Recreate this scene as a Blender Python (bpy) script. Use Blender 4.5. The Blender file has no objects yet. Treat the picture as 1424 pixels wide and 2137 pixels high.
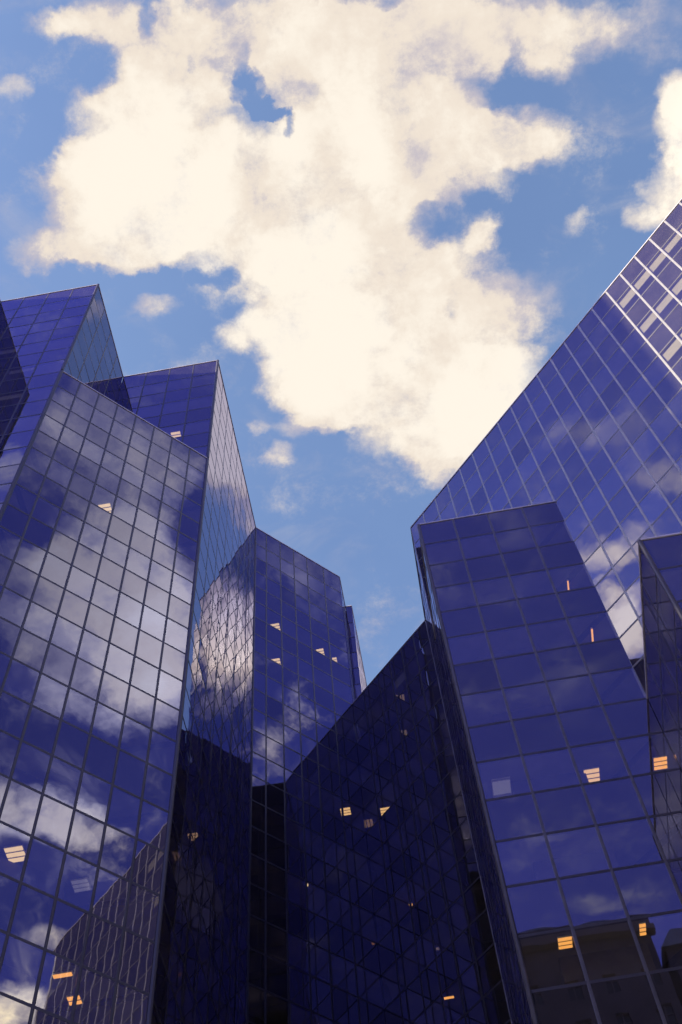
import bpy, math, random
from mathutils import Vector, Matrix
import numpy as np

random.seed(7)
SC = bpy.context.scene
COL = SC.collection
S = 1.9            # metres per facade row (half a storey)
EYE = 1.6          # camera height
ROOT2 = math.sqrt(2)

# ------------------------------------------------------------------ camera
CR = np.array((0.98528684, 0.16205595, -0.05429277))
CU = np.array((0.16862241, -0.86996292, 0.46339077))
CF = np.array((-0.02786253, 0.46572781, 0.88448928))
FPX, PX, PY = 2496.074, 712.0, 1068.5        # focal length and centre, in photo pixels
cam_data = bpy.data.cameras.new("camera")
cam = bpy.data.objects.new("camera", cam_data)
COL.objects.link(cam)
cam_data.sensor_fit = 'VERTICAL'
cam_data.sensor_height = 24.0
cam_data.lens = 24.0 * FPX / 2137.0
cam_data.clip_start = 0.1
cam_data.clip_end = 4000
cam.matrix_world = Matrix(((CR[0], CU[0], -CF[0], 0), (CR[1], CU[1], -CF[1], 0),
                           (CR[2], CU[2], -CF[2], EYE), (0, 0, 0, 1)))
SC.camera = cam


def ray(x, y):
    return CF + (x - PX) / FPX * CR - (y - PY) / FPX * CU


def project(p):
    w = float(np.dot(p, CF))
    return PX + FPX * float(np.dot(p, CR)) / w, PY - FPX * float(np.dot(p, CU)) / w, w


# ------------------------------------------------------------------ light
SUN_TO = Vector((-1.0, -0.337, 0.354)).normalized()
sun_data = bpy.data.lights.new("sun", 'SUN')
sun_data.energy = 5.0
sun_data.angle = math.radians(0.53)
sun_data.color = (1.0, 0.89, 0.70)
sun = bpy.data.objects.new("sun", sun_data)
COL.objects.link(sun)
sun.rotation_euler = SUN_TO.to_track_quat('Z', 'Y').to_euler()
sun.location = (-60, -20, 60)

SC.view_settings.view_transform = 'Standard'
SC.view_settings.look = 'None'
SC.view_settings.exposure = 2.0
SC.view_settings.gamma = 1.0
SC.cycles.max_bounces = 14
SC.cycles.glossy_bounces = 8
SC.cycles.transparent_max_bounces = 12
SC.cycles.diffuse_bounces = 3
SC.cycles.sample_clamp_indirect = 4.0
SC.cycles.use_denoising = True

# ------------------------------------------------------------------ sky with clouds
world = bpy.data.worlds.new("World")
SC.world = world
world.use_nodes = True
nt = world.node_tree
for n in list(nt.nodes):
    nt.nodes.remove(n)


class NB:
    """small helper that adds shader nodes"""
    def __init__(self, tree):
        self.t = tree

    def node(self, kind, **kw):
        n = self.t.nodes.new(kind)
        for k, v in kw.items():
            setattr(n, k, v)
        return n

    def put(self, sock, v):
        if isinstance(v, bpy.types.NodeSocket):
            self.t.links.new(v, sock)
        elif v is not None:
            sock.default_value = v

    def math(self, op, a, b=None, c=None, clamp=False):
        n = self.node('ShaderNodeMath', operation=op, use_clamp=clamp)
        self.put(n.inputs[0], a)
        self.put(n.inputs[1], b)
        if c is not None:
            self.put(n.inputs[2], c)
        return n.outputs[0]

    def vmath(self, op, a, b=None, out=0):
        n = self.node('ShaderNodeVectorMath', operation=op)
        self.put(n.inputs[0], a)
        self.put(n.inputs[1], b)
        return n.outputs[out]

    def step(self, v, lo, hi, a=0.0, b=1.0):
        n = self.node('ShaderNodeMapRange', interpolation_type='SMOOTHSTEP')
        self.put(n.inputs[0], v)
        for i, x in enumerate((lo, hi, a, b)):
            self.put(n.inputs[i + 1], x)
        return n.outputs[0]

    def noise(self, vec, scale, detail=6, rough=0.6, dist=0.0, lac=2.0):
        n = self.node('ShaderNodeTexNoise')
        self.put(n.inputs['Vector'], vec)
        n.inputs['Scale'].default_value = scale
        n.inputs['Detail'].default_value = detail
        n.inputs['Roughness'].default_value = rough
        n.inputs['Lacunarity'].default_value = lac
        n.inputs['Distortion'].default_value = dist
        return n

    def mix(self, f, a, b, blend='MIX'):
        n = self.node('ShaderNodeMix', data_type='RGBA', blend_type=blend)
        self.put(n.inputs[0], f)
        self.put(n.inputs[6], a)
        self.put(n.inputs[7], b)
        return n.outputs[2]


W = NB(nt)
SKY_STRENGTH = 0.075
sky = W.node('ShaderNodeTexSky', sky_type='NISHITA', sun_disc=False)
sky.sun_elevation = math.asin(SUN_TO.z)
sky.sun_rotation = math.atan2(SUN_TO.x, SUN_TO.y)
sky.altitude = 50
sky.air_density = 1.0
sky.dust_density = 1.0
sky.ozone_density = 1.6
geo = W.node('ShaderNodeTexCoord')
dirv = geo.outputs['Generated']
sep = W.node('ShaderNodeSeparateXYZ')
W.put(sep.inputs[0], dirv)
zc = W.math('MAXIMUM', sep.outputs[2], 0.04)
comb = W.node('ShaderNodeCombineXYZ')
W.put(comb.inputs[0], W.math('DIVIDE', sep.outputs[0], zc))
W.put(comb.inputs[1], W.math('DIVIDE', sep.outputs[1], zc))
comb.inputs[2].default_value = 1.0
uv = comb.outputs[0]                     # point on a flat cloud layer overhead (at height 1)
warp = W.noise(uv, 22.0, 5, 0.6)
w2 = W.vmath('SUBTRACT', warp.outputs['Color'], (0.5, 0.5, 0.5))
w2 = W.vmath('MULTIPLY', w2, (0.05, 0.05, 0.0))
uvw = W.vmath('ADD', uv, w2)


def mirror_dir(d, m):
    x, y, z = d
    for c in m:
        x, y = {'A': (y, x), 'D': (x, -y), 'E': (-y, -x), 'C': (-x, y)}[c]
    return x, y, z


# the banks of cloud: (bearing picked from the photograph, half sizes, weight, glass wall it is mirrored in)
BANKS = [
    (330, 290, 190, 160, 1.0), (300, 420, 190, 130, .9), (230, 500, 170, 70, .75), (120, 525, 110, 42, .75), (170, 400, 110, 90, .55),
    (460, 420, 210, 150, .9), (600, 340, 150, 110, .8), (620, 470, 170, 130, .9), (600, 560, 80, 60, .6), (680, 640, 190, 150, 1.0),
    (725, 770, 170, 130, .9), (810, 700, 190, 180, .9), (850, 850, 170, 110, .9), (925, 930, 110, 72, .9), (970, 830, 110, 110, .7),
    (760, 560, 190, 130, .9), (760, 400, 160, 150, .85), (850, 320, 190, 160, .8), (990, 290, 110, 95, .75), (1090, 285, 110, 62, .8),
    (1150, 320, 60, 42, .6), (700, 170, 190, 140, .8), (850, 110, 210, 130, .75), (1010, 60, 170, 90, .7), (590, 80, 140, 90, .62),
    (430, 130, 120, 110, .7), (300, 170, 130, 80, .6), (230, 45, 110, 60, .75), (115, 55, 65, 42, .6), (1180, 70, 140, 60, .36),
    (1320, 60, 160, 60, .26), (1130, 125, 60, 40, .5), (1060, 630, 110, 64, .62), (985, 560, 90, 90, .4), (1015, 480, 42, 40, .55),
    (925, 540, 80, 90, .35), (625, 890, 64, 30, .5), (690, 845, 100, 64, .7), (590, 800, 60, 50, .55), (530, 690, 75, 50, .5),
    (315, 640, 56, 28, .5), (1430, 195, 66, 56, .9), (1410, 380, 66, 80, .7), (1360, 455, 52, 36, .6), (580, 950, 32, 24, .45),
    (535, 892, 24, 18, .4), (1192, 470, 32, 36, .42), (22, 190, 34, 30, .42), (520, 600, 110, 60, .3), (1020, 700, 120, 80, .45),
    (560, 15, 220, 46, .45), (760, 30, 170, 60, .5), (1000, 10, 260, 60, .32), (1250, 30, 230, 60, .22), (1400, 110, 90, 40, .25), (915, 1410, 52, 110, .9), (1390, 1270, 60, 130, .6, 'CD'), (1400, 1660, 60, 180, .8, 'CD'), (1020, 420, 110, 60, .3),
    (330, 80, 130, 80, .5), (430, 40, 120, 70, .35), (1432, 285, 60, 110, .7), (200, 1100, 240, 140, .16, 'A'), (300, 1180, 120, 200, .2, 'A'),
    # seen only in the glass
    (270, 1220, 190, 150, .75, 'A'), (350, 1350, 170, 140, .75, 'A'), (140, 1300, 150, 130, .6, 'A'), (170, 900, 170, 110, .6, 'A'),
    (330, 960, 140, 80, .45, 'A'), (240, 1040, 130, 60, .4, 'A'), (90, 1180, 120, 60, .45, 'A'), (250, 1440, 160, 90, .5, 'A'),
    (50, 1700, 130, 62, .75, 'A'), (160, 1730, 110, 40, .7, 'A'), (30, 2120, 90, 50, .7, 'A'), (110, 1960, 90, 30, .4, 'A'),
    (1290, 1310, 80, 80, 1.1, 'E'), (1255, 1160, 70, 44, .6, 'E'), (1330, 1130, 60, 40, .55, 'E'), (1240, 900, 110, 40, .35, 'E'),
    (1390, 1000, 80, 40, .4, 'E'), (20, 980, 60, 40, .7, 'D'), (10, 1090, 50, 40, .6, 'D'), (1260, 1880, 90, 22, .4, 'D'),
    (565, 1560, 50, 30, .10, 'A'), (1400, 1650, 60, 160, .8, 'C'), (1370, 1260, 50, 160, .6, 'C'),
    (1040, 820, 110, 120, .9), (1015, 1000, 60, 70, .6), (475, 1330, 80, 120, 1.0, 'CA'), (440, 1200, 60, 50, .5, 'CA'),
    # gaps of blue
    (505, 195, 34, 26, -.5), (545, 215, 44, 20, -.75), (585, 222, 34, 18, -.7), (606, 252, 17, 40, -.7), (512, 150, 20, 44, -.55), (530, 175, 26, 24, -.4), (398, 150, 20, 52, -.6), (300, 45, 26, 48, -.6),
    (880, 470, 56, 42, -.35), (950, 620, 42, 60, -.3), (1080, 480, 60, 64, -.4), (810, 10, 44, 26, -.6), (1065, 110, 26, 46, -.3),
    (170, 575, 70, 30, -.45), (300, 575, 90, 26, -.5), (440, 590, 60, 26, -.5), (210, 150, 70, 46, -.5), (100, 290, 60, 60, -.3), (915, 465, 80, 34, -.25), (940, 600, 30, 60, -.2), (1010, 430, 46, 40, -.4), (1100, 440, 60, 50, -.3), (680, 925, 70, 22, -.35), (1070, 140, 40, 60, -.2), (500, 640, 44, 34, -.4),
    (60, 1080, 120, 60, -.6, 'A'), (390, 1110, 60, 90, -.4, 'A'),
]
# the thick sunlit hearts of the cloud
CORES = [(340, 320, 170, 170, .9), (290, 440, 150, 110, .6), (560, 500, 210, 110, .55), (640, 620, 170, 140, .75), (715, 760, 160, 130, .8),
         (770, 250, 100, 170, .55), (960, 880, 110, 70, .6), (590, 330, 110, 110, .3), (800, 900, 110, 60, .3), (1000, 290, 90, 60, .25),
         (290, 1260, 120, 90, .25, 'A'), (340, 1350, 120, 90, .25, 'A'), (40, 1700, 90, 40, .3, 'A'), (1300, 1310, 80, 80, 1.0, 'E'),
         (475, 1330, 80, 120, 1.0, 'CA'), (1040, 820, 110, 110, .8), (1410, 250, 70, 90, .4)]


def banks(table, vec, grow, gain, soft=1.0):
    total = None
    for b in table:
        x, y, rx, ry, wt = b[:5]
        m = b[5] if len(b) > 5 else ''

        def to_uv(px, py):
            d = mirror_dir(ray(px, py), m)
            return np.array((d[0] / d[2], d[1] / d[2]))
        c = to_uv(x, y)
        J = np.column_stack(((to_uv(x + 1, y) - to_uv(x - 1, y)) / 2 * rx, (to_uv(x, y + 1) - to_uv(x, y - 1)) / 2 * ry))
        inv = np.linalg.inv(J * (grow if wt > 0 else 1.0))
        off = -inv @ c
        a_ = W.vmath('DOT_PRODUCT', vec, (inv[0, 0], inv[0, 1], off[0]), out=1)
        b_ = W.vmath('DOT_PRODUCT', vec, (inv[1, 0], inv[1, 1], off[1]), out=1)
        r2 = W.math('MULTIPLY_ADD', a_, a_, W.math('MULTIPLY', b_, b_))
        fall = W.math('SUBTRACT', 1.0, r2, clamp=True)
        if total is None:
            total = W.math('MULTIPLY', fall, wt * gain)
        else:
            total = W.math('MULTIPLY_ADD', fall, wt * gain, total)
    return total


raw = banks(BANKS, uvw, 1.16, 1.15)
density = W.math('MINIMUM', raw, 1.1)
billow = W.noise(uv, 15.0, 14, 0.70, 0.1, 2.15)
puff = W.math('SUBTRACT', billow.outputs['Fac'], 0.5)
dens = W.math('MULTIPLY_ADD', puff, 2.3, density)
cover = W.step(dens, 0.02, 1.08)
# thin veils round the edges
uv_l = W.vmath('MULTIPLY', uv, (1.0, 1.7, 1.0))
veil_n = W.noise(uv_l, 9.0, 9, 0.6, 0.6)
veil = W.math('MULTIPLY', W.step(W.math('MULTIPLY_ADD', W.math('SUBTRACT', veil_n.outputs['Fac'], 0.5), 2.2, raw), 0.02, 0.9), 0.42)
cover = W.math('SUBTRACT', 1.0, W.math('MULTIPLY', W.math('SUBTRACT', 1.0, cover), W.math('SUBTRACT', 1.0, veil)))
thick = W.step(dens, 0.30, 1.35)
core = W.math('MINIMUM', banks(CORES, uvw, 1.25, 1.0), 1.3)
# the side of each puff turned to the sun is brighter: compare the billows with those a little nearer the sun
uv_s = W.vmath('ADD', uv, (SUN_TO.x * 0.03, SUN_TO.y * 0.03, 0.0))
billow_s = W.noise(uv_s, 15.0, 9, 0.6, 0.1, 2.1)
billow_c = W.noise(uv, 15.0, 9, 0.6, 0.1, 2.1)
lit = W.math('SUBTRACT', billow_c.outputs['Fac'], billow_s.outputs['Fac'])
broad = W.noise(uv, 6.5, 4, 0.55)
bsum = W.math('MULTIPLY_ADD', W.math('SUBTRACT', broad.outputs['Fac'], 0.5), 1.35, W.math('MULTIPLY_ADD', core, 0.55, W.math('MULTIPLY', thick, 0.52)))
bright = W.step(W.math('MULTIPLY_ADD', lit, 1.1, bsum), -0.22, 1.0)
ccol = W.mix(W.step(bright, 0.0, 0.5), (0.58, 0.53, 0.58, 1), (0.88, 0.775, 0.665, 1))
ccol = W.mix(W.step(bright, 0.45, 1.0), ccol, (1.01, 0.925, 0.805, 1))
# clouds facing the low sun, on the far side of the sky from it, are brighter and whiter, and so are those close to it
facing = W.vmath('DOT_PRODUCT', dirv, tuple(-c for c in Vector((SUN_TO.x, SUN_TO.y, 0)).normalized()), out=1)
near_sun = W.vmath('DOT_PRODUCT', dirv, tuple(SUN_TO), out=1)
ccol = W.mix(W.step(facing, 0.30, 0.50), ccol, W.mix(1.0, ccol, (2.55, 2.5, 2.2, 1), 'MULTIPLY'))
ccol = W.mix(W.step(facing, 0.50, 0.62), ccol, W.mix(1.0, ccol, (3.9, 3.5, 1.7, 1), 'MULTIPLY'))
ccol = W.mix(W.step(near_sun, 0.68, 0.84), ccol, W.mix(1.0, ccol, (3.0, 2.7, 2.0, 1), 'MULTIPLY'))
# the blue is deepest away from the northern zenith
north = W.vmath('DOT_PRODUCT', dirv, (0.0, 0.45, 0.893), out=1)
depth = W.step(north, 0.70, 0.90)
ccol = W.mix(depth, W.mix(1.0, ccol, (1.5, 1.68, 2.05, 1), 'MULTIPLY'), ccol)
ccol = W.mix(1.0, ccol, (0.25 / SKY_STRENGTH,) * 3 + (1,), 'MULTIPLY')
tone_n = W.noise(uv, 4.0, 4, 0.55)
deep = W.mix(tone_n.outputs['Fac'], (0.60, 0.45, 1.32, 1), (0.88, 0.66, 1.58, 1))
deep = W.mix(W.step(near_sun, 0.60, 0.82), deep, W.mix(1.0, deep, (1.35, 1.75, 1.35, 1), 'MULTIPLY'))
pale = W.mix(tone_n.outputs['Fac'], (0.98, 0.97, 1.10, 1), (1.30, 1.24, 1.26, 1))
blue = W.mix(1.0, sky.outputs[0], W.mix(depth, deep, pale), 'MULTIPLY')
skycol = W.mix(cover, blue, ccol)
bg = W.node('ShaderNodeBackground')
bg.inputs['Strength'].default_value = SKY_STRENGTH
W.put(bg.inputs['Color'], skycol)
wo = W.node('ShaderNodeOutputWorld')
W.put(wo.inputs['Surface'], bg.outputs[0])


# ------------------------------------------------------------------ materials
def new_mat(name):
    m = bpy.data.materials.new(name)
    m.use_nodes = True
    for n in list(m.node_tree.nodes):
        m.node_tree.nodes.remove(n)
    b = NB(m.node_tree)
    out = b.node('ShaderNodeOutputMaterial')
    return m, b, out


def glass(name, r0, through, base, wave=0.0027):
    """coated facade glass: tinted mirror, stronger at grazing angles, over a see-through or an opaque panel"""
    m, b, out = new_mat(name)
    pos = b.node('ShaderNodeNewGeometry').outputs['Position']
    n1 = b.noise(pos, 0.55, 2, 0.5)
    bump = b.node('ShaderNodeBump')
    bump.inputs['Strength'].default_value = 1.0
    bump.inputs['Distance'].default_value = wave
    b.put(bump.inputs['Height'], n1.outputs['Fac'])
    lw = b.node('ShaderNodeLayerWeight')
    lw.inputs['Blend'].default_value = 0.5
    b.put(lw.inputs['Normal'], bump.outputs[0])
    f5 = b.math('POWER', lw.outputs['Facing'], 5.0)
    tone = b.node('ShaderNodeAttribute', attribute_name='tone')
    r0c = b.mix(1.0, r0 + (1,), tone.outputs['Color'], 'MULTIPLY')
    refl = b.mix(f5, r0c, (0.66, 0.65, 0.95, 1))
    gl = b.node('ShaderNodeBsdfGlossy')
    gl.inputs['Roughness'].default_value = 0.012
    b.put(gl.inputs['Color'], refl)
    b.put(gl.inputs['Normal'], bump.outputs[0])
    under = b.mix(1.0, (1, 1, 1, 1), refl, 'SUBTRACT')
    grime = b.noise(pos, 0.9, 5, 0.65)
    parts = [gl.outputs[0]]
    if through:
        tr = b.node('ShaderNodeBsdfTransparent')
        b.put(tr.inputs['Color'], b.mix(1.0, under, through + (1,), 'MULTIPLY'))
        parts.append(tr.outputs[0])
    df = b.node('ShaderNodeBsdfDiffuse')
    dc = b.mix(b.step(grime.outputs['Fac'], .3, .7), base + (1,), tuple(c * 1.5 for c in base) + (1,))
    b.put(df.inputs['Color'], dc)
    parts.append(df.outputs[0])
    s = parts[0]
    for p in parts[1:]:
        a = b.node('ShaderNodeAddShader')
        b.put(a.inputs[0], s)
        b.put(a.inputs[1], p)
        s = a.outputs[0]
    b.put(out.inputs[0], s)
    return m


def surface(name, col, rough=0.6, metal=0.0, var=0.25, scale=1.5, bump=0.0):
    m, b, out = new_mat(name)
    pos = b.node('ShaderNodeNewGeometry').outputs['Position']
    n = b.noise(pos, scale, 6, 0.62)
    p = b.node('ShaderNodeBsdfPrincipled')
    lo = tuple(c * (1 - var) for c in col) + (1,)
    hi = tuple(min(1, c * (1 + var)) for c in col) + (1,)
    b.put(p.inputs['Base Color'], b.mix(b.step(n.outputs['Fac'], .3, .7), lo, hi))
    p.inputs['Roughness'].default_value = rough
    p.inputs['Metallic'].default_value = metal
    if bump:
        bn = b.node('ShaderNodeBump')
        bn.inputs['Distance'].default_value = bump
        b.put(bn.inputs['Height'], n.outputs['Fac'])
        b.put(p.inputs['Normal'], bn.outputs[0])
    b.put(out.inputs[0], p.outputs[0])
    return m


def lamp_mat(name, col, k):
    m, b, out = new_mat(name)
    e = b.node('ShaderNodeEmission')
    pos = b.node('ShaderNodeNewGeometry').outputs['Position']
    n = b.noise(pos, 6.0, 2, 0.5)
    b.put(e.inputs['Color'], b.mix(n.outputs['Fac'], tuple(c * .8 for c in col) + (1,), col + (1,)))
    e.inputs['Strength'].default_value = k
    b.put(out.inputs[0], e.outputs[0])
    return m


M = {
    'vision': glass('window glass', (0.128, 0.124, 0.168), (0.62, 0.60, 0.54), (0.007, 0.006, 0.0045)),
    'spandrel': glass('spandrel glass', (0.112, 0.106, 0.140), None, (0.013, 0.0115, 0.010)),
    'metal': surface('satin aluminium', (0.205, 0.20, 0.18), 0.28, 0.25, 0.12, 2.0),
    'metal_mid': surface('frame metal with half shade in colour', (0.08, 0.075, 0.07), 0.28, 0.25, 0.15, 2.0),  # frame metal with part of its shade put into the colour
    'metal_dark': surface('frame metal with shade in colour', (0.030, 0.027, 0.028), 0.45, 0.0, 0.15, 2.0),  # frame metal of the shaded walls and bars, shade painted into the colour
    'cap': surface('pale aluminium coping', (0.42, 0.40, 0.38), 0.4, 0.4, 0.15, 2.0),
    'inside': surface('dim office interior', (0.075, 0.066, 0.052), 0.9, 0, 0.4, 0.5),
    'ceiling': surface('ceiling tile', (0.17, 0.155, 0.135), 0.9, 0, 0.15, 0.8),
    'blind': surface('beige blind fabric', (0.23, 0.225, 0.18), 0.9, 0, 0.06, 3.0),
    'roof': surface('roof gravel', (0.16, 0.15, 0.14), 0.95, 0, 0.3, 3.0),
    'wall': surface('dark cladding', (0.10, 0.10, 0.12), 0.5, 0.2, 0.2, 0.7),
    'housing': surface('white enamel', (0.7, 0.68, 0.62), 0.5, 0, 0.05, 3.0),
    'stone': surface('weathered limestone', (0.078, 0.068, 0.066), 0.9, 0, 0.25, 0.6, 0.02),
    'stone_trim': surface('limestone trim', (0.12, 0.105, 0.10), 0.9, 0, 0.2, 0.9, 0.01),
    'stone_glass': surface('old window glass', (0.02, 0.02, 0.03), 0.08, 0, 0.2, 1.0),
    'zinc': surface('zinc roof sheet', (0.22, 0.23, 0.25), 0.45, 0.5, 0.2, 1.2),
    'paving': surface('granite paving', (0.24, 0.23, 0.22), 0.8, 0, 0.3, 0.35, 0.01),
    'tube_cream': lamp_mat('cream lamp', (1.0, 0.70, 0.37), 0.36),
    'tube_peach': lamp_mat('peach lamp', (1.0, 0.60, 0.27), 0.36),
    'tube_orange': lamp_mat('orange lamp', (1.0, 0.44, 0.11), 0.46),
    'tube_dim': lamp_mat('dim lamp and panel glow', (0.75, 0.70, 0.85), 0.055),  # faint lamp, also the glow added to the unlit panel
}


# ------------------------------------------------------------------ building helpers
class Acc:
    """collects faces, then becomes one mesh object"""
    def __init__(self):
        self.v, self.f, self.tone = [], [], []

    def quad(self, a, b, c, d, tone=1.0):
        i = len(self.v)
        self.v += [a, b, c, d]
        self.f.append((i, i + 1, i + 2, i + 3))
        self.tone.append(tone)

    def hexa(self, p, tone=1.0):
        """p: 8 corners, 0-3 back face, 4-7 front face in the same order"""
        i = len(self.v)
        self.v += list(p)
        for f in ((3, 2, 1, 0), (4, 5, 6, 7), (0, 1, 5, 4), (1, 2, 6, 5), (2, 3, 7, 6), (3, 0, 4, 7)):
            self.f.append(tuple(i + k for k in f))
            self.tone.append(tone)

    def box(self, x0, x1, y0, y1, z0, z1, tone=1.0):
        self.hexa([(x0, y1, z0), (x1, y1, z0), (x1, y1, z1), (x0, y1, z1),
                   (x0, y0, z0), (x1, y0, z0), (x1, y0, z1), (x0, y0, z1)], tone)

    def build(self, name, mat, parent, label=None, kind=None, mats=None, fm=None):
        base = parent.location if parent is not None else Vector((0, 0, 0))
        me = bpy.data.meshes.new(name)
        me.from_pydata([(x - base.x, y - base.y, z - base.z) for x, y, z in self.v], [], self.f)
        a = me.attributes.new('tone', 'FLOAT_COLOR', 'FACE')
        a.data.foreach_set('color', [c for t in self.tone for c in (t, t, t, 1.0)])
        for mm in (mats or [mat]):
            me.materials.append(mm)
        if fm:
            me.polygons.foreach_set('material_index', fm)
        me.update()
        o = bpy.data.objects.new(name, me)
        COL.objects.link(o)
        if parent is not None:
            o.parent = parent
        if label:
            o['label'] = label
        if kind:
            o['kind'] = kind
        return o


def thing(name, label, cat, loc, group=None):
    o = bpy.data.objects.new(name, None)
    o.empty_display_size = 1.0
    o.location = loc
    COL.objects.link(o)
    o['label'] = label
    o['category'] = cat
    if group:
        o['group'] = group
    return o


def wpt(x, y, z):
    return (x * S, y * S, z * S + EYE)


RECTS = []      # every glass wall as a plan segment with its top, to tell which panes the camera can see
TOWERS = []


def in_view(p):
    d = np.array((p[0], p[1], p[2] - EYE))
    x, y, w = project(d)
    if w <= 0 or not (-30 < x < 1454 and -30 < y < 2167):
        return False
    cx, cy, cz = p[0] / S, p[1] / S, (p[2] - EYE) / S
    for (ax, ay, bx, by, zt) in RECTS:
        ex, ey = bx - ax, by - ay
        den = cx * ey - cy * ex
        if abs(den) < 1e-9:
            continue
        t = (ax * ey - ay * ex) / den
        u = (ax * cy - ay * cx) / den
        if 0 < t < 0.995 and 0 <= u <= 1 and cz * t < zt:
            return False
    return True


Z0 = -EYE / S     # street level in facade rows


def row_lines(top):
    out = [top]
    k = math.floor(top - 0.7 - 0.3)
    while k + 0.7 > Z0:
        out.append(k + 0.7)
        k -= 1
    out.append(Z0)
    return out


def offset_poly(poly, d):
    n = len(poly)
    res = []
    area = sum(poly[i][0] * poly[(i + 1) % n][1] - poly[(i + 1) % n][0] * poly[i][1] for i in range(n))
    sgn = 1 if area > 0 else -1
    for i in range(n):
        p0, p1, p2 = Vector(poly[i - 1]), Vector(poly[i]), Vector(poly[(i + 1) % n])
        e1, e2 = (p1 - p0).normalized(), (p2 - p1).normalized()
        n1 = Vector((-e1.y, e1.x)) * sgn
        n2 = Vector((-e2.y, e2.x)) * sgn
        bis = n1 + n2
        res.append(tuple(p1 + bis * (d / max(0.2, 1 + n1.dot(n2)))))
    return res


def prism(acc, poly, z0, z1):
    n = len(poly)
    area = sum(poly[i][0] * poly[(i + 1) % n][1] - poly[(i + 1) % n][0] * poly[i][1] for i in range(n))
    if area < 0:
        poly = poly[::-1]
    i = len(acc.v)
    acc.v += [wpt(x, y, z0) for x, y in poly] + [wpt(x, y, z1) for x, y in poly]
    acc.f.append(tuple(i + k for k in range(n - 1, -1, -1)))
    acc.f.append(tuple(i + n + k for k in range(n)))
    acc.tone += [1, 1]
    for k in range(n):
        acc.f.append((i + k, i + (k + 1) % n, i + n + (k + 1) % n, i + n + k))
        acc.tone.append(1)


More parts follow.
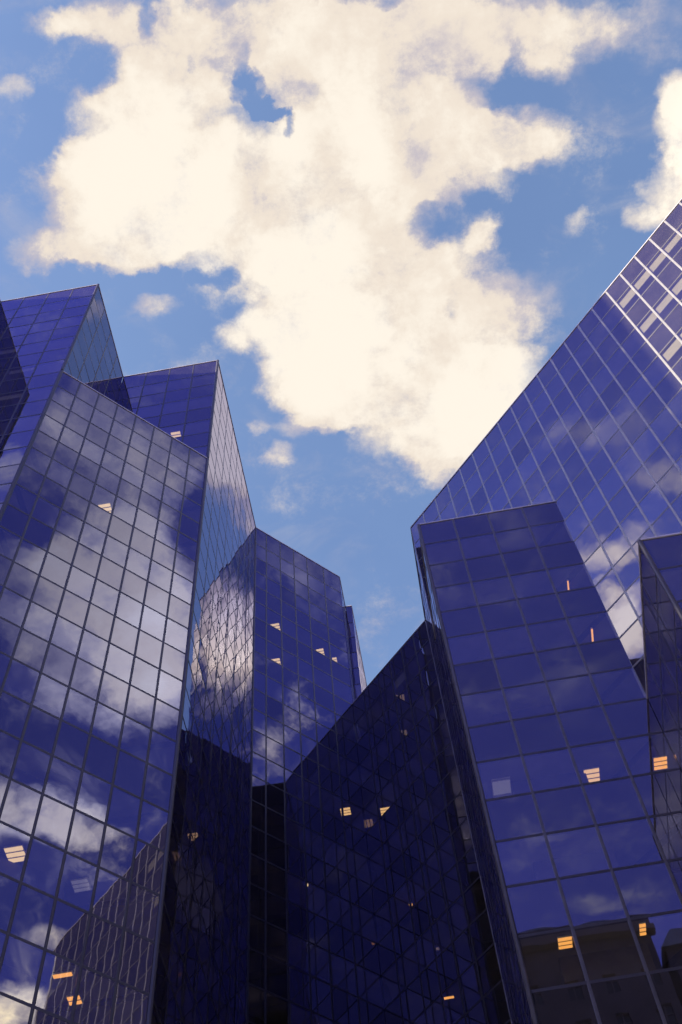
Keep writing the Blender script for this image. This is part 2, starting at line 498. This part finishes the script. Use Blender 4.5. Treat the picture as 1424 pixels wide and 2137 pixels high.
class Tower:
    def __init__(self, name, label, cat, poly, top, core=0.85, group=None, frame='metal_dark', bars='metal_dark'):
        self.frame, self.rail = frame, bars
        cx = sum(p[0] for p in poly) / len(poly)
        cy = sum(p[1] for p in poly) / len(poly)
        self.root = thing(name, label, cat, (cx * S, cy * S, 0), group)
        self.poly, self.top, self.core = poly, top, core
        self.panes, self.bars = [], []
        self.pieces = []
        TOWERS.append(self)

    def body(self, walls=()):
        # storeys: a solid slab behind each spandrel band, a recessed core behind the window bands, and the roof
        inner = offset_poly(self.poly, 0.07)
        core = offset_poly(self.poly, self.core)
        lines = row_lines(self.top)
        core_acc = Acc()
        prism(core_acc, core, Z0, self.top - 0.35)
        core_acc.build('core_wall', M['inside'], self.root)
        k = math.floor(self.top - 1.0)
        zt = self.top - 0.16
        while zt > 0.5:
            if k % 2 == 0:
                a = Acc()
                prism(a, inner, k + 0.72, zt)
                o = a.build('floor_slab', None, self.root, mats=[M['inside'], M['ceiling'], M['roof']],
                            fm=[1, 2 if zt > self.top - .3 else 0] + [0] * len(inner))
                zt = k - 0.30 + 0.0
                k -= 1
            else:
                k -= 1
                zt = k + 1.68
        for (a0, a1) in walls:
            acc = Acc()
            acc.quad(wpt(*a0, Z0), wpt(*a1, Z0), wpt(*a1, self.top), wpt(*a0, self.top))
            acc.build('rear_wall', M['wall'], self.root)

    def facade(self, p0, p1, cuts, z_low=Z0, hidden=None, top=None, sun_blinds=False, frame=None):
        """glass wall from p0 to p1 (left to right seen from outside); cuts: distances of the mullions from p0"""
        top = self.top if top is None else top
        p0, p1 = Vector(p0), Vector(p1)
        L = (p1 - p0).length
        e = (p1 - p0) / L
        n = Vector((e.y, -e.x))
        RECTS.append((p0.x, p0.y, p1.x, p1.y, top))
        cuts = [0.0] + [c for c in cuts if 0.02 < c < L - 0.02] + [L]
        zs = [z for z in row_lines(top) if z >= z_low - 1e-6]
        if zs[-1] > z_low + 1e-3:
            zs.append(z_low)
        at = lambda s, z, d=0.0: wpt(p0.x + e.x * s + n.x * d, p0.y + e.y * s + n.y * d, z)
        for j in range(len(zs) - 1):
            zt, zb = zs[j], zs[j + 1]
            odd = int(math.floor(zb + 0.31 - 0.7 + 0.35)) % 2 == 1 if zb > 0 else False
            vision = odd and j > 0
            for i in range(len(cuts) - 1):
                s0, s1 = cuts[i], cuts[i + 1]
                if hidden and hidden(0.5 * (s0 + s1), 0.5 * (zt + zb)):
                    continue
                self.panes.append((at, s0, s1, zb, zt, vision, n))
                if vision and random.random() < ((0.92 if s0 > 8.7 and zt > 22 else 0.05 if s0 > 8.7 else 0.0) if sun_blinds else 0.03):
                    drop = random.choice((0.42, 0.45, 0.45, 0.48)) if sun_blinds else random.uniform(.15, .6)
                    self.pieces.append(('window_blind', at, s0 + .03, s1 - .03, zt - drop, zt - .04))
        for i, c in enumerate(cuts[1:-1]):
            hid = [z for z in zs if not (hidden and hidden(c, z))]
            lo = min(hid) if hid else top
            lo2 = z_low
            if hidden:
                for z in sorted(zs):
                    if not (hidden(c - .05, z + .05) and hidden(c + .05, z + .05)):
                        lo2 = z
                        break
            self.bars.append(('mullion', at, c, lo2, top, frame or self.frame))
        for j, z in enumerate(zs[1:-1]):
            a, b = 0.04, L - 0.04
            if hidden:
                ok = [(cuts[i], cuts[i + 1]) for i in range(len(cuts) - 1) if not hidden(.5 * (cuts[i] + cuts[i + 1]), z + .1)]
                if not ok:
                    continue
                a, b = max(.04, ok[0][0]), min(L - .04, ok[-1][1])
            self.bars.append(('transom', at, z, a, b, frame or self.rail))
        self.bars.append(('roof_coping', at, top, 0.0, L))

    def post(self, p, z0=Z0, top=None, r=0.045):
        self.bars.append(('corner_post', p, z0, self.top if top is None else top, r))

    def finish(self):
        root = self.root
        cand = {True: [], False: []}
        rest = {True: Acc(), False: Acc()}
        for pane in self.panes:
            at, s0, s1, zb, zt, vis, n = pane
            mid = at(.5 * (s0 + s1), .5 * (zb + zt), 0.01)
            a = 0.0
            if (mid[0] * n.x + mid[1] * n.y) < 0 and (in_view(mid) or in_view(at(s0 + .05, zt - .05, .01)) or in_view(at(s1 - .05, zt - .05, .01))):
                q = [project(np.array(at(s, z)) - np.array((0, 0, EYE)))[:2] for s, z in ((s0, zb), (s1, zb), (s1, zt), (s0, zt))]
                a = abs(sum(q[i][0] * q[(i + 1) % 4][1] - q[(i + 1) % 4][0] * q[i][1] for i in range(4))) / 2
            cand[vis].append((a, len(cand[vis]), pane))
        for vis in (True, False):
            cand[vis].sort(key=lambda t: (-t[0], t[1]))
            for rank, (a, _, pane) in enumerate(cand[vis]):
                at, s0, s1, zb, zt, _, n = pane
                tx, tz = random.gauss(0, 0.0008), random.gauss(0, 0.0008)   # panes never sit quite true
                tone = random.uniform(.93, 1.05) if random.random() > .06 else random.uniform(.76, .88)
                acc = rest[vis] if (a <= 0 or rank >= 100) else Acc()
                g = 0.012
                c = [at(s0 + g, zb + g, .004 - tx - tz), at(s1 - g, zb + g, .004 + tx - tz),
                     at(s1 - g, zt - g, .004 + tx + tz), at(s0 + g, zt - g, .004 - tx + tz)]
                acc.quad(*c, tone=tone)
                bk = [at(s0 + g, zb + g, -.02), at(s1 - g, zb + g, -.02), at(s1 - g, zt - g, -.02), at(s0 + g, zt - g, -.02)]
                for k in range(4):
                    acc.quad(bk[k], bk[(k + 1) % 4], c[(k + 1) % 4], c[k], tone)
                if acc is not rest[vis]:
                    acc.build('window_pane' if vis else 'spandrel_panel', M['vision' if vis else 'spandrel'], root)
            if rest[vis].f:
                rest[vis].build('window_pane' if vis else 'spandrel_panel', M['vision' if vis else 'spandrel'], root, kind='stuff')
        for (nm, at, s0, s1, zb, zt) in self.pieces:
            acc = Acc()
            acc.hexa([at(s0, zb, -.075), at(s1, zb, -.075), at(s1, zt, -.075), at(s0, zt, -.075),
                      at(s0, zb, -.06), at(s1, zb, -.06), at(s1, zt, -.06), at(s0, zt, -.06)])
            if in_view(at(.5 * (s0 + s1), .5 * (zb + zt), .02)):
                acc.build(nm, M['blind'], root)
        for bar in self.bars:
            acc = Acc()
            if bar[0] == 'mullion':
                _, at, c, z0, z1, fm_ = bar
                w, d0, d1 = 0.027, -0.03, 0.009
                acc.hexa([at(c - w, z0, d0), at(c + w, z0, d0), at(c + w, z1, d0), at(c - w, z1, d0),
                          at(c - w, z0, d1 * .6), at(c + w, z0, d1 * .6), at(c + w, z1, d1 * .6), at(c - w, z1, d1 * .6)])
                acc.hexa([at(c - w, z0, d1 * .601), at(c + w, z0, d1 * .601), at(c + w, z1, d1 * .601), at(c - w, z1, d1 * .601),
                          at(c - w * .5, z0, d1), at(c + w * .5, z0, d1), at(c + w * .5, z1, d1), at(c - w * .5, z1, d1)])
                acc.build('mullion', M[fm_], root)
            elif bar[0] == 'transom':
                _, at, z, a, b, fm_ = bar
                w = 0.029
                acc.hexa([at(a, z - w, -.03), at(b, z - w, -.03), at(b, z + w, -.03), at(a, z + w, -.03),
                          at(a, z - w, .0065), at(b, z - w, .0065), at(b, z + w * .8, .0085), at(a, z + w * .8, .0085)])
                acc.build('transom', M[fm_], root)
            elif bar[0] == 'roof_coping':
                _, at, z, a, b = bar
                acc.hexa([at(a, z - .02, -.14), at(b, z - .02, -.14), at(b, z + .03, -.14), at(a, z + .03, -.14),
                          at(a, z - .02, .022), at(b, z - .02, .022), at(b, z + .02, .022), at(a, z + .02, .022)])
                acc.build('roof_coping', M['cap'], root)
            else:
                _, p, z0, z1, r = bar
                N = 8
                ring = [(p[0] + r * math.cos((k + .5) * math.tau / N), p[1] + r * math.sin((k + .5) * math.tau / N)) for k in range(N)]
                prism(acc, ring, z0, z1 - .021)
                acc.build('corner_post', M[self.frame], root)


def even(L, m):
    return [m * k for k in range(1, int(L / m + 0.5))]


# ------------------------------------------------------------------ setting: street level
ga = Acc()
ga.quad((-600, -600, 0), (600, -600, 0), (600, 600, 0), (-600, 600, 0))
ground = ga.build('ground', M['paving'], None)
ground['kind'] = 'structure'

# ------------------------------------------------------------------ the towers (plan in facade rows, camera at the origin)
m1 = 0.85                  # mullion spacing on the square walls
md = 0.425 * ROOT2         # and on the walls at 45 degrees
H1, H2, HF, HR = 39.9, 31.75, 25.7, 17.7

t0 = Tower('glass_tower', 'dark tower at the left edge, only a sliver and its mirror image showing', 'tower',
           [(-11.34, 10.85), (-11.34, 7.45), (-14.74, 4.05), (-22, 4.05), (-22, 10.85)], H1)
t0.facade((-11.34, 7.45), (-11.34, 10.85), even(3.4, m1))
t0.facade((-14.74, 4.05), (-11.34, 7.45), even(3.4 * ROOT2, md))
t0.facade((-22, 4.05), (-14.74, 4.05), even(7.26, m1))
t0.post((-11.34, 7.45)); t0.post((-14.74, 4.05))
t0.body([((-22, 10.85), (-22, 4.05))])

t1 = Tower('glass_tower', 'tall left tower with a narrow blue side wall, behind the cloud-mirroring wing', 'tower',
           [(-11.34, 10.85), (-7.94, 10.85), (-7.94, 14.25), (-7.94, 21.05), (-22, 21.05), (-22, 10.85)], H1)
t1.facade((-11.34, 10.85), (-7.94, 10.85), even(3.4, m1))
t1.facade((-7.94, 10.85), (-7.94, 14.25), even(3.4, m1), z_low=H2)
t1.post((-7.94, 10.85), H2 + .05)
t1.body([((-22, 21.05), (-22, 10.85)), ((-7.94, 21.05), (-22, 21.05))])

t2 = Tower('glass_tower', 'left tower whose right side wall mirrors white cloud and a dark lattice', 'tower',
           [(-7.94, 14.25), (-4.54, 14.25), (-4.54, 21.05), (-7.94, 21.05)], H1)
t2.facade((-7.94, 14.25), (-4.54, 14.25), even(3.4, m1), z_low=H2)
t2.facade((-4.54, 14.25), (-4.54, 21.05), even(6.8, m1))
t2.post((-4.54, 14.25), H2 + .05)
t2.body()

wa = Tower('glass_wing', 'lower left wing with a slanting roof line, glass full of mirrored clouds', 'building',
           [(-7.94, 10.85), (-4.54, 14.25), (-7.94, 14.25)], H2, core=0.6)
wa.facade((-7.94, 10.85), (-4.54, 14.25), even(3.4 * ROOT2, md))
wa.post((-7.94, 10.85), r=.052); wa.post((-4.54, 14.25), r=.046)
wa.body()

t3 = Tower('glass_tower', 'small middle tower in the distance with four lit windows under open sky', 'tower',
           [(-4.54, 21.05), (-1.78, 23.81), (-1.78, 25.2), (-1.53, 25.2), (-1.53, 32), (-12, 32), (-12, 21.05)], H1)
A2L = 2.76 * ROOT2
t3.facade((-4.54, 21.05), (-1.78, 23.81), [0.49, 1.11, 1.73, 2.34, 3.12])
t3.facade((-1.78, 23.81), (-1.78, 25.2), [.5, 1.0], z_low=H2)
t3.facade((-1.78, 25.2), (-1.53, 25.2), [], z_low=H2)
t3.facade((-1.53, 25.2), (-1.53, 32), even(6.8, m1), z_low=H2)
t3.post((-4.54, 21.05), r=.04)
t3.body([((-1.53, 32), (-12, 32)), ((-12, 32), (-12, 21.06))])

t4 = Tower('glass_tower', 'long right tower with steep roof line, its top corner in white sunlight', 'tower',
           [(-1.78, 23.81), (1.0, 21.05), (1.0, 17.65), (14.2, 4.45), (20, 10.25), (20, 28), (-1.4, 28)], H2, frame='metal', bars='metal_mid')
t4.facade((-1.78, 23.81), (1.0, 21.05), [0.62, 1.40, 2.01, 2.63, 3.25], frame='metal_dark')
t4.facade((1.0, 21.05), (1.0, 17.65), even(3.4, m1), frame='metal_dark')
EL = 13.2 * ROOT2
t4.facade((1.0, 17.65), (14.2, 4.45), even(EL, 0.4225 * ROOT2), sun_blinds=True,
          hidden=lambda s, z: (s < 3.4 * ROOT2 and z < HF) or (3.4 * ROOT2 <= s < 6.8 * ROOT2 and z < HR))
t4.facade((14.2, 4.45), (20, 10.25), even(5.8 * ROOT2, md))
t4.post((1.0, 21.05), r=.02); t4.post((1.0, 17.65), HF + .05, r=.015); t4.post((14.2, 4.45))
t4.body([((20, 10.25), (20, 28)), ((20, 28), (-1.5, 28))])

wf = Tower('glass_wing', 'flat fronted right wing of deep blue glass, a stone building mirrored at its foot', 'building',
           [(1.0, 14.25), (4.4, 14.25), (1.0, 17.65)], HF, core=0.6, frame='metal_mid')
wf.facade((1.0, 14.25), (4.4, 14.25), even(3.4, m1))
wf.facade((1.0, 17.65), (1.0, 14.25), even(3.4, m1), frame='metal_dark')
wf.post((1.0, 14.25), r=.042)
wf.body()

wr = Tower('glass_wing', 'lowest wing at the right edge, a thin mirrored side meeting the blue front', 'building',
           [(4.4, 10.85), (7.8, 10.85), (4.4, 14.25)], HR, core=0.6)
wr.facade((4.4, 10.85), (7.8, 10.85), even(3.4, m1))
wr.facade((4.4, 14.25), (4.4, 10.85), even(3.4, m1))
wr.post((4.4, 10.85), r=.042)
wr.body()

for t in TOWERS:
    t.finish()


# ------------------------------------------------------------------ lamps inside the offices
def ceiling_light(label, x, y, z, dx, dy, mat, bars=3, group='lit office ceiling lights'):
    """square louvred ceiling light, plan centre x, y, ceiling height z (facade rows)"""
    cx, cy, cz = wpt(x, y, z)
    root = thing('ceiling_light', label, 'ceiling light', (cx, cy, cz), group)
    hx, hy = dx * S / 2, dy * S / 2
    a = Acc()
    a.box(cx - hx, cx + hx, cy - hy, cy + hy, cz - .035, cz + .005)
    a.build('housing', M['housing'], root)
    step = 2 * hy / bars
    for k in range(bars):
        y0 = cy - hy + step * (k + .12)
        y1 = cy - hy + step * (k + .80)
        a = Acc()
        a.box(cx - hx * .94, cx + hx * .94, y0, y1, cz - .055, cz - .0352)
        a.build('lamp_tube', mat, root)
    for k in range(1, bars):
        yy = cy - hy + step * k
        a = Acc()
        a.box(cx - hx * .94, cx + hx * .94, yy - step * .1, yy + step * .02, cz - .06, cz - .0353)
        a.build('louvre', M['housing'], root)


def strip_light(label, x, y0, y1, z, w, mat):
    cx, cy, cz = wpt(x, .5 * (y0 + y1), z)
    root = thing('strip_light', label, 'strip light', (cx, cy, cz), 'orange strip lights in the blue wing')
    h = (y1 - y0) * S / 2
    a = Acc()
    a.box(cx - w, cx + w, cy - h - .06, cy + h + .06, cz - .03, cz + .005)
    a.build('housing', M['housing'], root)
    a = Acc()
    a.box(cx - w * .8, cx + w * .8, cy - h, cy + h, cz - .075, cz - .0302)
    a.build('lamp_tube', mat, root)


CR_, OR_, DM_ = M['tube_cream'], M['tube_orange'], M['tube_dim']
ceiling_light('bright cream ceiling light low in the cloud-mirroring wing, at the left edge', -6.58, 12.83, 14.68, .31, .34, CR_)
ceiling_light('faint ceiling light low in the cloud-mirroring wing, right of the bright cream one', -5.75, 13.70, 14.68, .28, .27, DM_)
ceiling_light('cream ceiling light high in the cloud-mirroring wing, cut to a triangle by the bar below', -6.59, 12.86, 26.68, .31, .34, CR_)
ceiling_light('cream ceiling light in the second left tower, half hidden by the wing roof line', -5.75, 14.62, 34.68, .31, .34, CR_)
ceiling_light('upper left lit light of the small middle tower', -4.04, 22.25, 34.68, .32, .34, CR_)
ceiling_light('lower left lit light of the small middle tower, straight below another', -4.05, 22.32, 32.68, .32, .34, CR_)
ceiling_light('lit light of the small middle tower, third column from its left corner', -2.70, 23.58, 34.68, .27, .34, CR_)
ceiling_light('smallest lit light of the small middle tower, nearest its right edge', -2.26, 24.02, 34.68, .16, .30, CR_)
ceiling_light('striped peach ceiling light in the third column of the deep blue wing', 3.06, 14.95, 16.68, .29, .34, M['tube_peach'])
ceiling_light('striped orange light seen through the lattice of mirrored lines beside the deep blue wing', 4.31, 14.92, 16.68, .25, .30, OR_)
ceiling_light('orange ceiling light in front of the mirrored stone building, left of a bar', 1.72, 14.49, 12.68, .22, .25, OR_)
ceiling_light('small orange light in front of the mirrored stone roof, right of centre', 2.89, 14.47, 12.68, .10, .26, OR_)
ceiling_light('thin orange light low in front of the mirrored stone wall', 1.75, 15.22, 12.68, .21, .10, OR_, 1)
ceiling_light('pale unlit ceiling panel, faint glow added, in the left column of the deep blue wing', 1.42, 14.89, 16.68, .34, .44, DM_, 1)  # panel is off; emission added so it shows in the dark
ceiling_light('yellow pane of light in the dark wall, left of a matching one', -2.30, 23.75, 26.68, .30, .30, M['tube_peach'])
ceiling_light('yellow pane of light in the dark wall, nearer the deep blue wing', -1.16, 23.98, 26.68, .30, .30, M['tube_peach'])
ceiling_light('orange light low in the cloud-mirroring wing, over the mirrored lattice', -5.69, 13.50, 12.68, .30, .10, OR_, 1)
ceiling_light('orange patch of light at the foot of the cloud-mirroring wing', -5.66, 14.05, 12.68, .20, .20, OR_, 2)
ceiling_light('thin orange light at the foot of the dark wall in the middle', -0.20, 22.50, 18.68, .24, .09, OR_, 1)


def spot_lamp(label, x, y, z, mat, r=.06):
    cx, cy, cz = wpt(x, y, z)
    root = thing('spot_lamp', label, 'spot lamp', (cx, cy, cz), 'small ceiling spot lamps')
    a = Acc()
    ring = [(x + r / S * 1.3 * math.cos(k * math.tau / 10), y + r / S * 1.3 * math.sin(k * math.tau / 10)) for k in range(10)]
    prism(a, ring, z - .03, z + .01)
    a.build('housing', M['housing'], root)
    a = Acc()
    ring = [(x + r / S * math.cos(k * math.tau / 10), y + r / S * math.sin(k * math.tau / 10)) for k in range(10)]
    prism(a, ring, z - .06, z - .031)
    a.build('bulb', mat, root)


spot_lamp('tiny white spot lamp in the deep blue wing, above the mirrored vaulted roofs', 2.40, 14.43, 13.18, CR_)
spot_lamp('tiny yellow spot lamp in the dark recess below the middle tower', -3.32, 22.36, 22.68, CR_, .08)
spot_lamp('tiny orange spot lamp low in the dark wall in the middle', -0.80, 23.62, 22.68, OR_, .08)
spot_lamp('tiny orange spot lamp at the right edge of the cloud-mirroring wing', -4.70, 14.30, 13.40, OR_, .06)
strip_light('orange strip light in the upper right of the deep blue wing', 3.99, 14.62, 14.86, 22.68, .035, OR_)
strip_light('longer orange strip light below the other in the deep blue wing', 4.05, 14.60, 14.97, 20.68, .04, OR_)

# ------------------------------------------------------------------ stone building across the street (seen mirrored in the glass)
sb = thing('stone_building', 'old stone building with two vaulted roofs, mirrored at the foot of the blue wing', 'building', (-6 * S, -14 * S, 0))
YB = -10.0
HB = 33.9
a = Acc()
x0, x1 = -9.0, 8.0
yb0 = YB * S
wins = []
px_step = 1.55
k = 0
cols = [x0 + 0.9 + px_step * i for i in range(11)]
rows = [HB - 2.6 - 2.0 * j for j in range(9)]
ww, wh = 0.52, 1.05
# wall with real openings: a grid of solid strips round the windows
xs = [x0]
for c in cols:
    xs += [c - ww / 2, c + ww / 2]
xs.append(x1)
zs = [Z0]
for r in reversed(rows):
    zs += [r - wh / 2, r + wh / 2]
zs.append(HB)
for i in range(len(xs) - 1):
    for j in range(len(zs) - 1):
        hole = i % 2 == 1 and j % 2 == 1
        d = 0.0 if not hole else -0.16
        q = lambda x, z, dd=d: wpt(x, YB + dd, z)
        if not hole:
            a.quad(q(xs[i + 1], zs[j]), q(xs[i], zs[j]), q(xs[i], zs[j + 1]), q(xs[i + 1], zs[j + 1]))
        else:
            X0, X1, Y0, Y1 = xs[i], xs[i + 1], zs[j], zs[j + 1]
            f = lambda x, z: wpt(x, YB, z)
            for (p, r_) in (((X0, Y0), (X1, Y0)), ((X1, Y0), (X1, Y1)), ((X1, Y1), (X0, Y1)), ((X0, Y1), (X0, Y0))):
                a.quad(f(*p), f(*r_), q(*r_), q(*p))
            wins.append((X0, X1, Y0, Y1))
a.quad(wpt(x1, YB, Z0), wpt(x1, YB, HB), wpt(x1, YB - 9, HB), wpt(x1, YB - 9, Z0))
a.quad(wpt(x0, YB, HB), wpt(x0, YB, Z0), wpt(x0, YB - 9, Z0), wpt(x0, YB - 9, HB))
a.quad(wpt(x0, YB - 9, Z0), wpt(x1, YB - 9, Z0), wpt(x1, YB - 9, HB), wpt(x0, YB - 9, HB))
a.quad(wpt(x0, YB, HB), wpt(x0, YB - 9, HB), wpt(x1, YB - 9, HB), wpt(x1, YB, HB))
a.build('wall', M['stone'], sb)
for (X0, X1, Y0, Y1) in wins:
    a = Acc()
    g = lambda x, z, d: wpt(x, YB - d, z)
    a.quad(g(X1, Y0, .14), g(X0, Y0, .14), g(X0, Y1, .14), g(X1, Y1, .14))
    wo_ = a.build('window', M['stone_glass'], sb)
    a = Acc()
    mx = .5 * (X0 + X1)
    a.box(mx * S - .05, mx * S + .05, (YB - .135) * S, (YB - .09) * S, Y0 * S + EYE, Y1 * S + EYE)
    my = .35 * Y0 + .65 * Y1
    a.box(X0 * S, X1 * S, (YB - .134) * S, (YB - .10) * S, my * S + EYE - .05, my * S + EYE + .05)
    fr = a.build('window_frame', M['stone_trim'], None)
    fr.parent = wo_
    for v in fr.data.vertices:
        v.co -= Vector(sb.location)
a = Acc()
a.box(x0 * S - .5, x1 * S + .4, yb0 - .2, yb0 + .7, HB * S + EYE - .9, HB * S + EYE - .35)
a.build('cornice', M['stone_trim'], sb)
a = Acc()
a.box(x0 * S - .2, x1 * S + .2, yb0 - .3, yb0 + .2, HB * S + EYE + .003, HB * S + EYE + .7)
a.build('parapet', M['stone_trim'], sb)


def vault(x0, x1, rise, label):
    acc = Acc()
    N = 16
    prev = None
    front = []
    for k in range(N + 1):
        th = math.pi * k / N
        x = .5 * (x0 + x1) - .5 * (x1 - x0) * math.cos(th)
        z = HB + .38 + rise * math.sin(th) ** .7
        front.append((x, z))
    for k in range(N):
        (xa, za), (xb, zb) = front[k], front[k + 1]
        acc.quad(wpt(xa, YB - .35, za), wpt(xb, YB - .35, zb), wpt(xb, YB - 7, zb), wpt(xa, YB - 7, za))
    i = len(acc.v)
    acc.v += [wpt(x, YB - .35, z) for x, z in front]
    acc.f.append(tuple(range(i, i + N + 1)))
    acc.tone.append(1)
    i = len(acc.v)
    acc.v += [wpt(x, YB - 7, z) for x, z in reversed(front)]
    acc.f.append(tuple(range(i, i + N + 1)))
    acc.tone.append(1)
    acc.build('vaulted_roof', M['zinc'], sb)


vault(2.55, 4.75, .5, '')
vault(5.10, 6.95, .6, '')
vault(-.2, 2.2, .75, '')
# neighbour with a hipped roof, right of it
nb = thing('stone_building', 'gabled stone building mirrored at the far right of the blue wing foot', 'building', (11 * S, -14 * S, 0))
a = Acc()
a.box(8.35 * S, 14 * S, -17 * S, YB * S, 0, 32.6 * S + EYE)
a.build('wall', M['stone'], nb)
a = Acc()
zl, zh = 32.6 * S + EYE + .003, 34.0 * S + EYE
r0, r1 = (8.2 * S, YB * S + .4), (14.1 * S, -17 * S)
a.v = [(r0[0], r0[1], zl), (r1[0], r0[1], zl), (r1[0], r1[1], zl), (r0[0], r1[1], zl),
       (8.9 * S, YB * S - 1.0, zh), (13.4 * S, YB * S - 1.0, zh), (13.4 * S, -16 * S, zh), (8.9 * S, -16 * S, zh)]
a.f = [(0, 1, 5, 4), (1, 2, 6, 5), (2, 3, 7, 6), (3, 0, 4, 7), (4, 5, 6, 7), (3, 2, 1, 0)]
a.tone = [1] * 6
a.build('hipped_roof', M['zinc'], nb)
for i in range(3):
    for j in range(4):
        a = Acc()
        xw, zw = 9.4 + 1.5 * i, 30.9 - 2 * j
        a.box((xw - .26) * S, (xw + .26) * S, YB * S - .1, YB * S + .003, (zw - .5) * S + EYE, (zw + .5) * S + EYE)
        a.build('window', M['stone_glass'], nb)
